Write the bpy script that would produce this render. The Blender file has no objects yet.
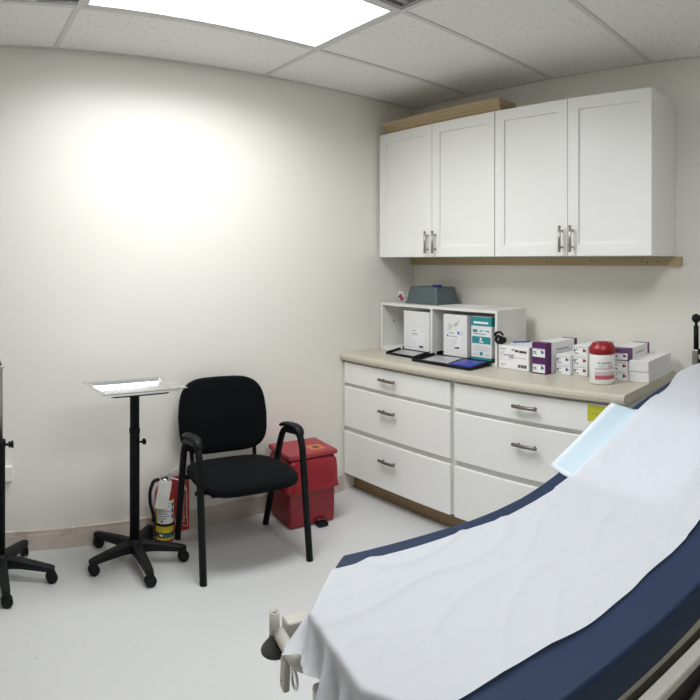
import bpy, bmesh, math, random
from mathutils import Vector, Matrix, noise
random.seed(4)
S = bpy.context.scene
COL = S.collection
PI = math.pi

# ------------------------------------------------------------------ materials
def mat(name, col, rough=.5, metal=0., bump=0., bscale=80., spots=None, var=0., vscale=4., coat=0., sheen=0., spec=.5):
    m = bpy.data.materials.new(name); m.use_nodes = True
    nt = m.node_tree; b = nt.nodes['Principled BSDF']
    b.inputs['Base Color'].default_value = (*col, 1)
    b.inputs['Roughness'].default_value = rough
    b.inputs['Metallic'].default_value = metal
    b.inputs['Specular IOR Level'].default_value = spec
    if coat: b.inputs['Coat Weight'].default_value = coat
    if sheen: b.inputs['Sheen Weight'].default_value = sheen
    tc = nt.nodes.new('ShaderNodeTexCoord')
    last = None
    if var or spots:
        rgb = nt.nodes.new('ShaderNodeRGB'); rgb.outputs[0].default_value = (*col, 1); last = rgb.outputs[0]
    if var:
        n = nt.nodes.new('ShaderNodeTexNoise'); n.inputs['Scale'].default_value = vscale; n.inputs['Detail'].default_value = 5
        nt.links.new(tc.outputs['Object'], n.inputs['Vector'])
        mx = nt.nodes.new('ShaderNodeMix'); mx.data_type = 'RGBA'; mx.blend_type = 'MIX'
        mx.inputs[6].default_value = (*[c*(1-var) for c in col], 1); mx.inputs[7].default_value = (*[min(1, c*(1+var)) for c in col], 1)
        nt.links.new(n.outputs['Fac'], mx.inputs[0]); last = mx.outputs[2]
    if spots:                                  # (scale, threshold, colour)
        for sc, th, sc_col in spots:
            n = nt.nodes.new('ShaderNodeTexNoise'); n.inputs['Scale'].default_value = sc; n.inputs['Detail'].default_value = 2
            nt.links.new(tc.outputs['Object'], n.inputs['Vector'])
            r = nt.nodes.new('ShaderNodeMapRange'); r.inputs[1].default_value = th; r.inputs[2].default_value = th+.05
            nt.links.new(n.outputs['Fac'], r.inputs[0])
            mx = nt.nodes.new('ShaderNodeMix'); mx.data_type = 'RGBA'
            nt.links.new(r.outputs[0], mx.inputs[0]); nt.links.new(last, mx.inputs[6]); mx.inputs[7].default_value = (*sc_col, 1)
            last = mx.outputs[2]
    if last: nt.links.new(last, b.inputs['Base Color'])
    if bump:
        n = nt.nodes.new('ShaderNodeTexNoise'); n.inputs['Scale'].default_value = bscale; n.inputs['Detail'].default_value = 4
        nt.links.new(tc.outputs['Object'], n.inputs['Vector'])
        bp = nt.nodes.new('ShaderNodeBump'); bp.inputs['Strength'].default_value = bump; bp.inputs['Distance'].default_value = .004
        nt.links.new(n.outputs['Fac'], bp.inputs['Height']); nt.links.new(bp.outputs[0], b.inputs['Normal'])
    return m

def wood(name, c1, c2, rough=.5, scale=6., stretch=(1, .06, 1)):
    m = bpy.data.materials.new(name); m.use_nodes = True; nt = m.node_tree; b = nt.nodes['Principled BSDF']
    tc = nt.nodes.new('ShaderNodeTexCoord'); mp = nt.nodes.new('ShaderNodeMapping'); mp.inputs['Scale'].default_value = stretch
    n = nt.nodes.new('ShaderNodeTexNoise'); n.inputs['Scale'].default_value = scale*6; n.inputs['Detail'].default_value = 6
    mx = nt.nodes.new('ShaderNodeMix'); mx.data_type = 'RGBA'; mx.inputs[6].default_value = (*c1, 1); mx.inputs[7].default_value = (*c2, 1)
    nt.links.new(tc.outputs['Object'], mp.inputs['Vector']); nt.links.new(mp.outputs[0], n.inputs['Vector'])
    nt.links.new(n.outputs['Fac'], mx.inputs[0]); nt.links.new(mx.outputs[2], b.inputs['Base Color']); b.inputs['Roughness'].default_value = rough
    return m

M = dict(
    wall=mat('wall_paint', (.82, .795, .735), .42, bump=.08, bscale=60, var=.015, vscale=2),
    wallr=mat('rear_wall_darkened', (.55, .53, .49), .6),  # unseen walls, colour darkened to cut bounced fill light
    floor=mat('floor_vinyl', (.61, .615, .61), .42, spots=[(45, .67, (.53, .53, .52)), (110, .70, (.56, .56, .55))], var=.02, vscale=3, bump=.02),
    tile=mat('ceiling_tile', (.86, .85, .83), .9, spots=[(70, .64, (.60, .59, .58)), (170, .68, (.64, .63, .62))], bump=.5, bscale=120),
    tbar=mat('ceiling_grid_metal', (.66, .655, .64), .5),
    black_void=mat('dark_void', (.004, .004, .004), .95),
    base=mat('baseboard_stone', (.60, .52, .47), .5, var=.14, vscale=14, spots=[(18, .62, (.50, .41, .37))]),
    cab=mat('white_cabinet', (.88, .88, .855), .38),
    frame=mat('cabinet_frame_white', (.72, .72, .69), .5),
    worktop=mat('laminate_worktop', (.54, .505, .41), .35, spots=[(140, .6, (.47, .435, .35)), (200, .63, (.60, .565, .47))], var=.04, vscale=30),
    toe=wood('toe_kick_wood', (.27, .18, .09), (.34, .235, .125), .5),
    raw=wood('raw_pine', (.36, .27, .15), (.50, .39, .24), .55),
    rail=wood('rail_pine', (.38, .29, .15), (.50, .39, .22), .55),
    nickel=mat('brushed_nickel', (.42, .40, .37), .32, metal=1, bump=.05, bscale=300),
    darknickel=mat('bronzed_nickel', (.22, .20, .18), .32, metal=1),
    steel=mat('stainless_steel', (.76, .77, .78), .18, metal=1, bump=.03, bscale=200),
    chrome=mat('chrome', (.75, .75, .76), .15, metal=1),
    blackp=mat('black_plastic', (.007, .008, .009), .5, bump=.04, bscale=150, spec=.2),
    blackm=mat('black_metal', (.005, .006, .007), .5, spec=.18),
    blackf=mat('black_fabric', (.0035, .0048, .0052), .95, bump=.25, bscale=900, sheen=.02, spec=.1),
    rubber=mat('grey_rubber', (.055, .056, .055), .6, bump=.1),
    red=mat('red_plastic', (.27, .016, .024), .42),
    redlid=mat('red_lid', (.31, .030, .040), .42),
    redbag=mat('red_bag', (.28, .010, .018), .22, bump=.45, bscale=18),
    extred=mat('extinguisher_red', (.32, .012, .014), .3, coat=.3),
    orange=mat('orange_sticker', (.60, .17, .05), .5),
    navy=mat('navy_vinyl', (.0075, .022, .062), .55, spec=.35, bump=.06, bscale=40, var=.06, vscale=5),
    beige=mat('beige_enamel', (.50, .49, .44), .4),
    grey_enamel=mat('warm_grey_enamel', (.50, .48, .42), .42),
    chassis=mat('dark_brown_chassis', (.022, .013, .011), .6, var=.3, vscale=12),
    hose=mat('grey_hose', (.16, .16, .15), .5),
    shelfw=mat('white_melamine', (.80, .80, .775), .4),
    card=mat('white_card', (.80, .80, .80), .55),
    cardg=mat('grey_card', (.60, .60, .61), .55),
    label=mat('label_paper', (.86, .86, .87), .6),
    ink=mat('black_ink', (.06, .06, .065), .6),
    inkg=mat('grey_ink', (.42, .42, .44), .6),
    inkl=mat('pale_ink', (.60, .61, .64), .6),
    inkb=mat('blue_ink', (.03, .12, .55), .6),
    inkc=mat('cyan_ink', (.03, .35, .75), .6),
    inkr=mat('red_ink', (.70, .05, .05), .6),
    pinkl=mat('rose_label', (.50, .10, .14), .55),
    pinkg=mat('greyrose_label', (.60, .50, .52), .55),
    teal=mat('teal_print', (.012, .27, .30), .5),
    purple=mat('purple_card', (.085, .010, .105), .5),
    mauve=mat('mauve_card', (.13, .05, .15), .5),
    bluebin=mat('slate_plastic', (.085, .115, .125), .5, bump=.05),
    bluep=mat('blue_plastic', (.008, .016, .20), .4),
    foil=mat('silver_foil', (.55, .56, .57), .38, metal=.6, bump=.5, bscale=70),
    bluefoil=mat('blue_foil', (.015, .03, .33), .35, bump=.5, bscale=70),
    ventg=mat('vent_grey', (.30, .30, .29), .6),
    white=mat('white_plastic', (.84, .84, .82), .35),
    lidred=mat('wipe_lid_red', (.30, .006, .012), .35),
    yellow=mat('yellow_label', (.75, .60, .03), .5),
    sticky=mat('sticky_yellow', (.56, .55, .035), .7),
    stickyink=mat('sticky_ink', (.30, .29, .03), .7),
    tagp=mat('tag_paper', (.72, .71, .66), .7),
    signred=mat('sign_red', (.42, .016, .02), .4),
    signwhite=mat('sign_white', (.75, .66, .58), .5),
    petal=mat('white_petal', (.82, .78, .80), .6),
    magenta=mat('magenta_petal', (.38, .03, .16), .6),
    padblue=mat('underpad_blue', (.52, .65, .73), .8, bump=.15, bscale=90),
    padwhite=mat('underpad_white', (.66, .72, .76), .8),
    tape=mat('clear_tape', (.75, .75, .72), .3),
    green=mat('green_dot', (.05, .22, .08), .6),
)
def paper_mat():
    m = bpy.data.materials.new('crepe_paper'); m.use_nodes = True; nt = m.node_tree; b = nt.nodes['Principled BSDF']
    b.inputs['Base Color'].default_value = (.745, .77, .81, 1); b.inputs['Roughness'].default_value = .85; b.inputs['Specular IOR Level'].default_value = .2
    tr = nt.nodes.new('ShaderNodeBsdfTranslucent'); tr.inputs[0].default_value = (.745, .77, .81, 1)
    tp = nt.nodes.new('ShaderNodeBsdfTransparent')
    m1 = nt.nodes.new('ShaderNodeMixShader'); m1.inputs[0].default_value = .22
    m2 = nt.nodes.new('ShaderNodeMixShader'); m2.inputs[0].default_value = .10
    tc = nt.nodes.new('ShaderNodeTexCoord'); n = nt.nodes.new('ShaderNodeTexNoise'); n.inputs['Scale'].default_value = 7; n.inputs['Detail'].default_value = 8; n.inputs['Roughness'].default_value = .6
    mp = nt.nodes.new('ShaderNodeMapping'); mp.inputs['Scale'].default_value = (1, 2.2, 1); mp.inputs['Rotation'].default_value = (0, 0, .35)
    bp = nt.nodes.new('ShaderNodeBump'); bp.inputs['Strength'].default_value = .45; bp.inputs['Distance'].default_value = .016
    L = nt.links.new
    L(tc.outputs['Object'], mp.inputs[0]); L(mp.outputs[0], n.inputs['Vector']); L(n.outputs['Fac'], bp.inputs['Height']); L(bp.outputs[0], b.inputs['Normal'])
    L(b.outputs[0], m1.inputs[1]); L(tr.outputs[0], m1.inputs[2]); L(m1.outputs[0], m2.inputs[1]); L(tp.outputs[0], m2.inputs[2])
    L(m2.outputs[0], nt.nodes['Material Output'].inputs['Surface'])
    return m
M['paper'] = paper_mat()
def emit_mat(name, col, k):
    m = bpy.data.materials.new(name); m.use_nodes = True; b = m.node_tree.nodes['Principled BSDF']
    b.inputs['Base Color'].default_value = (.9, .9, .9, 1); b.inputs['Emission Color'].default_value = (*col, 1); b.inputs['Emission Strength'].default_value = k
    return m
M['lamp'] = emit_mat('light_diffuser', (.97, .985, 1), 4.5)

# ------------------------------------------------------------------ mesh helpers
def bx(bm, x0, x1, y0, y1, z0, z1, mi=0, taper=0., mtx=None):
    a, b = min(x0, x1), max(x0, x1); c, d = min(y0, y1), max(y0, y1); e, f = min(z0, z1), max(z0, z1)
    t = taper
    co = [(a, c, e), (b, c, e), (b, d, e), (a, d, e), (a+t, c+t, f), (b-t, c+t, f), (b-t, d-t, f), (a+t, d-t, f)]
    vs = [bm.verts.new((mtx @ Vector(p)) if mtx else p) for p in co]
    fs = []
    for q in ((0, 3, 2, 1), (4, 5, 6, 7), (0, 1, 5, 4), (1, 2, 6, 5), (2, 3, 7, 6), (3, 0, 4, 7)):
        fc = bm.faces.new([vs[i] for i in q]); fc.material_index = mi; fs.append(fc)
    return vs, fs

def rbx(bm, x0, x1, y0, y1, z0, z1, r=.004, seg=2, mi=0, taper=0.):
    vs, fs = bx(bm, x0, x1, y0, y1, z0, z1, mi, taper)
    es = list({e for f in fs for e in f.edges})
    res = bmesh.ops.bevel(bm, geom=es, offset=r, segments=seg, profile=.5, affect='EDGES')
    for f in res['faces']: f.material_index = mi

def prism(bm, poly, z0, z1, mi=0, bevel=0., seg=2):
    n = len(poly)
    lo = [bm.verts.new((p[0], p[1], z0)) for p in poly]; hi = [bm.verts.new((p[0], p[1], z1)) for p in poly]
    fs = [bm.faces.new(lo[::-1]), bm.faces.new(hi)]
    for i in range(n): fs.append(bm.faces.new([lo[i], lo[(i+1) % n], hi[(i+1) % n], hi[i]]))
    for f in fs: f.material_index = mi
    if bevel:
        es = list({e for f in fs[:2] for e in f.edges})
        for f in bmesh.ops.bevel(bm, geom=es, offset=bevel, segments=seg, profile=.5, affect='EDGES')['faces']: f.material_index = mi
    return lo+hi

def tube(bm, pts, r, seg=12, mi=0, caps=True, flat=1., smooth=True):
    pts = [Vector(p) for p in pts]; rings = []; up = None
    rs = r if isinstance(r, (list, tuple)) else [r]*len(pts)
    for i, p in enumerate(pts):
        d = (pts[min(i+1, len(pts)-1)]-pts[max(i-1, 0)]).normalized()
        if up is None:
            up = Vector((0, 0, 1)) if abs(d.z) < .9 else Vector((0, 1, 0))
        x = d.cross(up).normalized(); y = x.cross(d).normalized(); up = y
        rings.append([bm.verts.new(p+x*math.cos(2*PI*k/seg)*rs[i]+y*math.sin(2*PI*k/seg)*rs[i]*flat) for k in range(seg)])
    for a, b in zip(rings, rings[1:]):
        for k in range(seg):
            f = bm.faces.new([a[k], a[(k+1) % seg], b[(k+1) % seg], b[k]]); f.material_index = mi; f.smooth = smooth
    if caps:
        f = bm.faces.new(rings[0][::-1]); f.material_index = mi
        f = bm.faces.new(rings[-1]); f.material_index = mi

def bend(pts, r=.04, n=5):
    """Round the corners of a polyline."""
    P = [Vector(p) for p in pts]; out = [P[0]]
    for a, b, c in zip(P, P[1:], P[2:]):
        k = min(r, (a-b).length*.45, (c-b).length*.45)
        p0 = b+(a-b).normalized()*k; p1 = b+(c-b).normalized()*k
        for i in range(n+1):
            t = i/n; out.append(p0*(1-t)**2+b*2*t*(1-t)+p1*t*t)
    out.append(P[-1]); return out

def lathe(bm, prof, cx=0, cy=0, seg=28, mi=0, axis='z', smooth=True, mtx=None):
    rings = []
    for r, z in prof:
        ring = []
        for k in range(seg):
            a = 2*PI*k/seg
            p = Vector((cx+r*math.cos(a), cy+r*math.sin(a), z)) if axis == 'z' else (Vector((z, r*math.cos(a), r*math.sin(a))) if axis == 'x' else Vector((r*math.cos(a), z, r*math.sin(a))))
            ring.append(bm.verts.new(mtx @ p if mtx else p))
        rings.append(ring)
    for a, b in zip(rings, rings[1:]):
        for k in range(seg):
            f = bm.faces.new([a[k], a[(k+1) % seg], b[(k+1) % seg], b[k]]); f.material_index = mi; f.smooth = smooth
    for ring in (rings[0], rings[-1]):
        f = bm.faces.new(ring); f.material_index = mi

def text_into(bm, s, size, mtx, mi=0, align='CENTER', depth=.0004):
    cu = bpy.data.curves.new('t', 'FONT'); cu.body = s; cu.size = size; cu.align_x = align; cu.align_y = 'CENTER'; cu.extrude = depth
    o = bpy.data.objects.new('t', cu); COL.objects.link(o)
    dg = bpy.context.evaluated_depsgraph_get(); dg.update()
    me = bpy.data.meshes.new_from_object(o.evaluated_get(dg)); me.transform(mtx)
    n0 = len(bm.faces); bm.from_mesh(me); bm.faces.ensure_lookup_table()
    for f in list(bm.faces)[n0:]: f.material_index = mi
    bpy.data.objects.remove(o); bpy.data.meshes.remove(me); bpy.data.curves.remove(cu)

def inv_of(p):
    m = Matrix.Identity(4); ch = []
    while p is not None: ch.append(p); p = p.parent
    for q in reversed(ch): m = m @ (Matrix.Translation(q.location) @ Matrix.Rotation(q.rotation_euler.z, 4, 'Z'))
    return m.inverted()

def obj(name, bm, mats, parent=None, world=False, loc=None, rotz=0., sub=0, smooth=False):
    """Link one mesh object. world=True: the mesh is in world coordinates and is moved into its parent's frame."""
    if world and parent is not None: bmesh.ops.transform(bm, matrix=inv_of(parent), verts=bm.verts)
    bmesh.ops.recalc_face_normals(bm, faces=bm.faces)
    me = bpy.data.meshes.new(name); bm.to_mesh(me); bm.free()
    if not isinstance(mats, (list, tuple)): mats = [mats]
    for m in mats: me.materials.append(M[m])
    o = bpy.data.objects.new(name, me); COL.objects.link(o)
    if smooth:
        for p in me.polygons: p.use_smooth = True
    if parent is not None: o.parent = parent
    if loc is not None: o.location = loc
    if rotz: o.rotation_euler.z = rotz
    if sub:
        md = o.modifiers.new('round', 'SUBSURF'); md.levels = sub; md.render_levels = sub
    return o

def tag(o, label, cat, group=None, kind=None):
    if label: o['label'] = label
    if cat: o['category'] = cat
    if group: o['group'] = group
    if kind: o['kind'] = kind
    return o
def thing(name, label, cat, loc, rotz=0., group=None):
    o = bpy.data.objects.new(name, None); COL.objects.link(o); o.location = loc; o.rotation_euler.z = rotz; o.empty_display_size = .05
    return tag(o, label, cat, group)
def struct(name, bm, mats, label=None):
    o = obj(name, bm, mats); o['kind'] = 'structure'
    if label: o['label'] = label
    return o
NB = bmesh.new
CEIL = 2.437
XL, YB = -3.75, -4.35          # far ends of the room, behind the viewpoint

# ------------------------------------------------------------------ room shell
b = NB(); bx(b, XL-.1, .1, YB-.1, .1, -.1, 0); struct('floor', b, 'floor')
b = NB(); bx(b, XL-.1, .1, 0, .1, 0, CEIL+.3); struct('wall_left', b, 'wall')
b = NB(); bx(b, 0, .1, YB, 0, 0, CEIL+.3); struct('wall_right', b, 'wall')
b = NB(); bx(b, XL-.1, XL, YB, 0, 0, CEIL+.3); struct('wall_side', b, 'wallr')
b = NB(); bx(b, XL-.1, .1, YB-.1, YB, 0, CEIL+.3); struct('wall_rear', b, 'wallr')
# pinkish stone-look base along the left wall
b = NB(); bx(b, XL, -.62, -.014, 0, 0, .075); bx(b, XL, -.62, -.011, 0, .075, .095); struct('baseboard_left', b, 'base')
# suspended ceiling: tiles between tee bars, black slab above colours in the plenum's darkness
gx = [XL, -2.345-.0, -1.175, 0.0]; gy = [0, -.50, -1.095, -1.70, -2.30, -2.90, -3.50, -4.10, YB]
LIGHTS = [(1, 1), (1, 4)]; VENT = (1, 2)
b = NB()
for i in range(3):
    for j in range(len(gy)-1):
        if (i, j) in LIGHTS or (i, j) == VENT: continue
        x0, x1, y0, y1 = gx[i]+.006, gx[i+1]-.006, gy[j+1]+.006, gy[j]-.006
        if (i, j) == (0, 1):               # the tile whose corner is broken off next to the light
            poly = [(x0, y0), (x1-.02, y0), (x1-.030, y1-.15), (x1-.055, y1-.105), (x1-.08, y1-.075), (x1-.14, y1-.055), (x1-.17, y1-.03), (x1-.17, y1), (x0, y1)]
            prism(b, poly, CEIL+.003, CEIL+.018)
        else:
            bx(b, x0, x1, y0, y1, CEIL+.003, CEIL+.018)
bx(b, XL-.1, .1, YB-.1, .1, CEIL+.25, CEIL+.28, mi=1)
struct('ceiling', b, ['tile', 'black_void'])
b = NB()
for x in gx[1:3]: bx(b, x-.012, x+.012, YB, 0, CEIL-.002, CEIL+.006)
for y in gy[1:-1]: bx(b, XL, 0, y-.0125, y+.0125, CEIL-.0016, CEIL+.0055)
struct('trim_1', b, 'tbar', 'tee bar grid of the suspended ceiling')
b = NB(); bx(b, XL, 0, -.016, 0, CEIL-.0026, CEIL+.005); bx(b, -.016, 0, YB, -.016, CEIL-.0030, CEIL+.005); struct('trim_2', b, 'tbar', 'wall angle at the ceiling edge')

def ceiling_light(i, j, label, power):
    x0, x1, y0, y1 = gx[i]+.012, gx[i+1]-.012, gy[j+1]+.012, gy[j]-.012
    t = thing('ceiling_light', label, 'ceiling light', ((x0+x1)/2, (y0+y1)/2, CEIL))
    f = NB()
    w = .022
    for q in ((x0, x1, y0, y0+w), (x0, x1, y1-w, y1), (x0, x0+w, y0+w, y1-w), (x1-w, x1, y0+w, y1-w)): bx(f, *q, CEIL, CEIL+.02)
    bx(f, x0, x1, y0, y1, CEIL+.06, CEIL+.08)
    obj('light_frame', f, 'tbar', t, True)
    d = NB(); bx(d, x0+w, x1-w, y0+w, y1-w, CEIL+.004, CEIL+.012); obj('diffuser', d, 'lamp', t, True)
    ld = bpy.data.lights.new('tubes', 'AREA'); ld.shape = 'RECTANGLE'; ld.size = x1-x0-2*w; ld.size_y = y1-y0-2*w
    ld.energy = power; ld.color = (.955, .98, 1); ld.spread = math.radians(158)
    lo = bpy.data.objects.new('tubes', ld); COL.objects.link(lo); lo.location = (0, 0, .0015); lo.parent = t
ceiling_light(1, 1, 'bright rectangular ceiling light panel set into the tiles near the left wall', 20)
ceiling_light(1, 4, 'second ceiling light panel above the foot of the exam bed', 12.5)
# grey vent beside the light
x1, y1 = gx[2]-.014, gy[2]-.014; x0, y0 = x1-.58, gy[3]+.014
t = thing('ceiling_vent', 'grey louvred vent in the ceiling beside the light panel corner', 'vent', ((x0+x1)/2, (y0+y1)/2, CEIL))
f = NB(); w = .018
for q in ((x0, x1, y0, y0+w), (x0, x1, y1-w, y1), (x0, x0+w, y0+w, y1-w), (x1-w, x1, y0+w, y1-w)): bx(f, *q, CEIL, CEIL+.02)
obj('vent_frame', f, 'ventg', t, True)
f = NB(); bx(f, x0, x1, y0, y1, CEIL+.0205, CEIL+.03)
for k in range(13):
    yy = y0+w+.02+k*(y1-y0-2*w-.03)/13
    bx(f, x0+w, x1-w, yy, yy+.030, CEIL+.004, CEIL+.008)
obj('louvre', f, 'ventg', t, True)
b = NB(); bx(b, gx[1]+.012, x0-.004, gy[3]+.006, gy[2]-.006, CEIL+.003, CEIL+.018); struct('ceiling_section', b, 'tile')

# ------------------------------------------------------------------ wall cabinets
CB, CT, CX = 1.426, 2.209, -.33
def bar_pull(parent, x, y, z0, z1, m='nickel'):       # vertical bar handle
    h = NB(); tube(h, [(x-.030, y, z0), (x-.030, y, z1)], .0075, 10)
    for z in (z0+.024, z1-.024): tube(h, [(x, y, z), (x-.030, y, z)], .005, 8)
    return obj('handle', h, m, parent, True)
def wall_cabinet(y0, y1, label):
    t = thing('wall_cabinet', label, 'cabinet', (-.16, (y0+y1)/2, CB), 0, 'white wall cabinets')
    c = NB(); bx(c, -.308, -.002, y1+.001, y0-.001, CB, CT); obj('carcass', c, 'cab', t, True)
    ym = (y0+y1)/2
    for k, (a, d) in enumerate(((y0-.002, ym+.002), (ym-.002, y1+.002))):
        p = NB(); st = .058
        bx(p, -.320, -.310, d, a, CB+.002, CT-.002)
        for q in ((a-st, a, CB+.002, CT-.002), (d, d+st, CB+.002, CT-.002), (d+st, a-st, CB+.002, CB+.002+st), (d+st, a-st, CT-.002-st, CT-.002)):
            bx(p, CX, -.3195, q[0], q[1], q[2], q[3])
        dr = obj('door', p, 'cab', t, True)
        bar_pull(dr, CX, (ym+.030) if k == 0 else (ym-.030), 1.447, 1.577)
wall_cabinet(-.020, -.939, 'white two-door wall cabinet in the corner, under the wood moulding')
wall_cabinet(-.941, -1.841, 'white two-door wall cabinet with open wall to its right')
# mounting rail below the cabinets
b = NB(); bx(b, -.020, -.001, -1.877, -.004, 1.378, 1.4245)
for y in (-.06, -.09, -.62, -.66, -1.08, -1.11, -1.36, -1.385, -1.66, -1.69, -1.75):
    lathe(b, [(.0045, -.0208), (.0045, -.0195)], seg=8, mi=1, axis='x', mtx=Matrix.Translation((0, y, 1.398+random.uniform(-.006, .006))))
tag(obj('mounting_rail', b, ['rail', 'ink']), 'long bare wood rail screwed to the wall under the cabinets', 'rail')
# wood mouldings lying on top of the cabinets
def moulding(z0, prof, ya, yb, label):
    m = NB(); a = [m.verts.new((x, ya, z0+z)) for x, z in prof]; c = [m.verts.new((x, yb, z0+z)) for x, z in prof]; n = len(prof)
    m.faces.new(a); m.faces.new(c[::-1])
    for i in range(n): m.faces.new([a[i], c[i], c[(i+1) % n], a[(i+1) % n]])
    tag(obj('wood_moulding', m, 'raw'), label, 'moulding', 'loose wood mouldings on the cabinets')
moulding(CT+.0005, [(-.320, 0), (-.18, 0), (-.18, .029), (-.334, .029), (-.334, .021), (-.328, .017), (-.328, .010), (-.320, .006)], -.085, -.975, 'lower of two bare wood mouldings lying on the corner cabinet')
moulding(CT+.030, [(-.336, 0), (-.19, 0), (-.19, .032), (-.358, .032), (-.358, .026), (-.350, .021), (-.350, .013), (-.340, .007)], -.075, -.982, 'upper of two bare wood mouldings lying on the corner cabinet')

# ------------------------------------------------------------------ base cabinets
FX = -.592
def drawer_pull(parent, y0, y1, z):
    x = -.613; ys = [y0+(y1-y0)*k/8 for k in range(9)]
    h = NB(); tube(h, [(x-.024-.006*math.sin(PI*k/8), y, z) for k, y in enumerate(ys)], .0082, 10)
    for y in (y0-.022, y1+.022): tube(h, [(x, y, z), (x-.026, y, z)], .005, 8)
    obj('handle', h, 'darknickel', parent, True)
def base_cabinet(y0, y1, d0, d1, h0, h1, label):
    t = thing('base_cabinet', label, 'cabinet', (-.3, (y0+y1)/2, 0), 0, 'white base cabinets')
    c = NB(); bx(c, FX, -.004, y1, y0, .108, .7985); obj('carcass', c, 'frame', t, True)
    c = NB(); bx(c, -.525, -.510, y1, y0, .001, .1075); obj('toe_kick', c, 'toe', t, True)
    for z0, z1, hz in ((.662, .787, .731), (.397, .640, .553), (.110, .366, .274)):
        p = NB(); rbx(p, -.613, FX-.0005, d1, d0, z0, z1, .003, 2)
        dr = obj('drawer', p, 'cab', t, True)
        drawer_pull(dr, h0, h1, hz)
base_cabinet(-.003, -.883, -.012, -.868, -.350, -.480, 'white three-drawer base cabinet in the corner by the red bin')
base_cabinet(-.884, -1.825, -.897, -1.790, -1.272, -1.405, 'white three-drawer base cabinet with the yellow note on it')
# worktop with a rounded front edge
b = NB(); prof = [(-.002, .8), (-.628, .8), (-.635, .806), (-.637, .820), (-.633, .832), (-.622, .839), (-.61, .84), (-.002, .84)]
a = [b.verts.new((x, -.002, z)) for x, z in prof]; c = [b.verts.new((x, -1.838, z)) for x, z in prof]; n = len(prof)
b.faces.new(a); b.faces.new(c[::-1])
for i in range(n): b.faces.new([a[i], c[i], c[(i+1) % n], a[(i+1) % n]])
tag(obj('worktop', b, 'worktop'), 'beige speckled laminate worktop over the white drawers', 'worktop')
# sticky note
b = NB(); bx(b, -.6150, -.6138, -1.740, -1.655, .711, .780)
tube(b, [(-.6154, -1.676, .750), (-.6154, -1.682, .742), (-.6154, -1.687, .749), (-.6154, -1.692, .742), (-.6154, -1.698, .748), (-.6154, -1.703, .738), (-.6154, -1.707, .746)], .0011, 5, mi=1)
tag(obj('sticky_note', b, ['sticky', 'stickyink']), 'yellow sticky note on the top drawer', 'note')

# ------------------------------------------------------------------ white cubby shelf on the worktop
SH_A = math.atan2(-.955, -.032)
WT = .8405
t = thing('cubby_shelf', 'white two-bay cubby shelf standing on the worktop in the corner', 'shelf', (-.314, -.014, WT), SH_A)
SW, SD, SHH = .955, .262, .296
# the shelf frame: local x along the front (world -y), local y into the wall (world +x)
p = NB(); bx(p, 0, SW, 0, SD, SHH-.015, SHH); obj('top_panel', p, 'shelfw', t)
p = NB(); bx(p, .0152, SW-.0152, .001, SD-.008, 0, .015); obj('bottom_panel', p, 'shelfw', t)
p = NB(); bx(p, 0, .015, 0, SD, 0, SHH-.0152)
lathe(p, [(.006, .0151), (.006, .0158)], seg=12, mi=1, axis='x', mtx=Matrix.Translation((0, .10, .17)))
obj('side_panel', p, ['shelfw', 'green'], t)
p = NB(); bx(p, SW-.015, SW, 0, SD, 0, SHH-.0152); obj('side_panel', p, 'shelfw', t)
p = NB(); bx(p, .452, .467, .001, SD-.008, .0152, SHH-.0152); obj('divider', p, 'shelfw', t)
p = NB(); bx(p, .0152, SW-.0152, SD-.007, SD-.001, .0, SHH-.0152); obj('back_panel', p, 'shelfw', t)
shelf = t
def shp(u, w, z=0):       # point in the shelf frame -> world
    return Matrix.Translation(shelf.location) @ Matrix.Rotation(SH_A, 4, 'Z') @ Vector((u, w, z))

# boxes with printing: local X right, -Y front, Z up
def marks(bm, y, lst):
    """flat printed rectangles (x0,x1,z0,z1,material index, layer) on the face at y"""
    for x0, x1, z0, z1, mi, *ly in lst:
        k = (ly[0] if ly else 1)*.0004
        bx(bm, x0, x1, y-k, y-k+.0003, z0, z1, mi)
def carton(name, label, cat, loc, rotz, w, d, h, body, lst=None, mats=None, group=None, r=.0015, extra=None):
    t = thing(name, label, cat, loc, rotz, group)
    p = NB(); rbx(p, -w/2, w/2, -d/2, d/2, 0, h, r, 1)
    obj('box_body', p, body, t)
    if lst:
        p = NB(); marks(p, -d/2, lst)
        for st in extra or (): tube(p, [(x, -d/2-.0009, z) for x, z in st], .0011, 5, mi=1)
        obj('printed_label', p, mats, t)
    return t
RS = SH_A                       # a carton's local X along the shelf front
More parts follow.
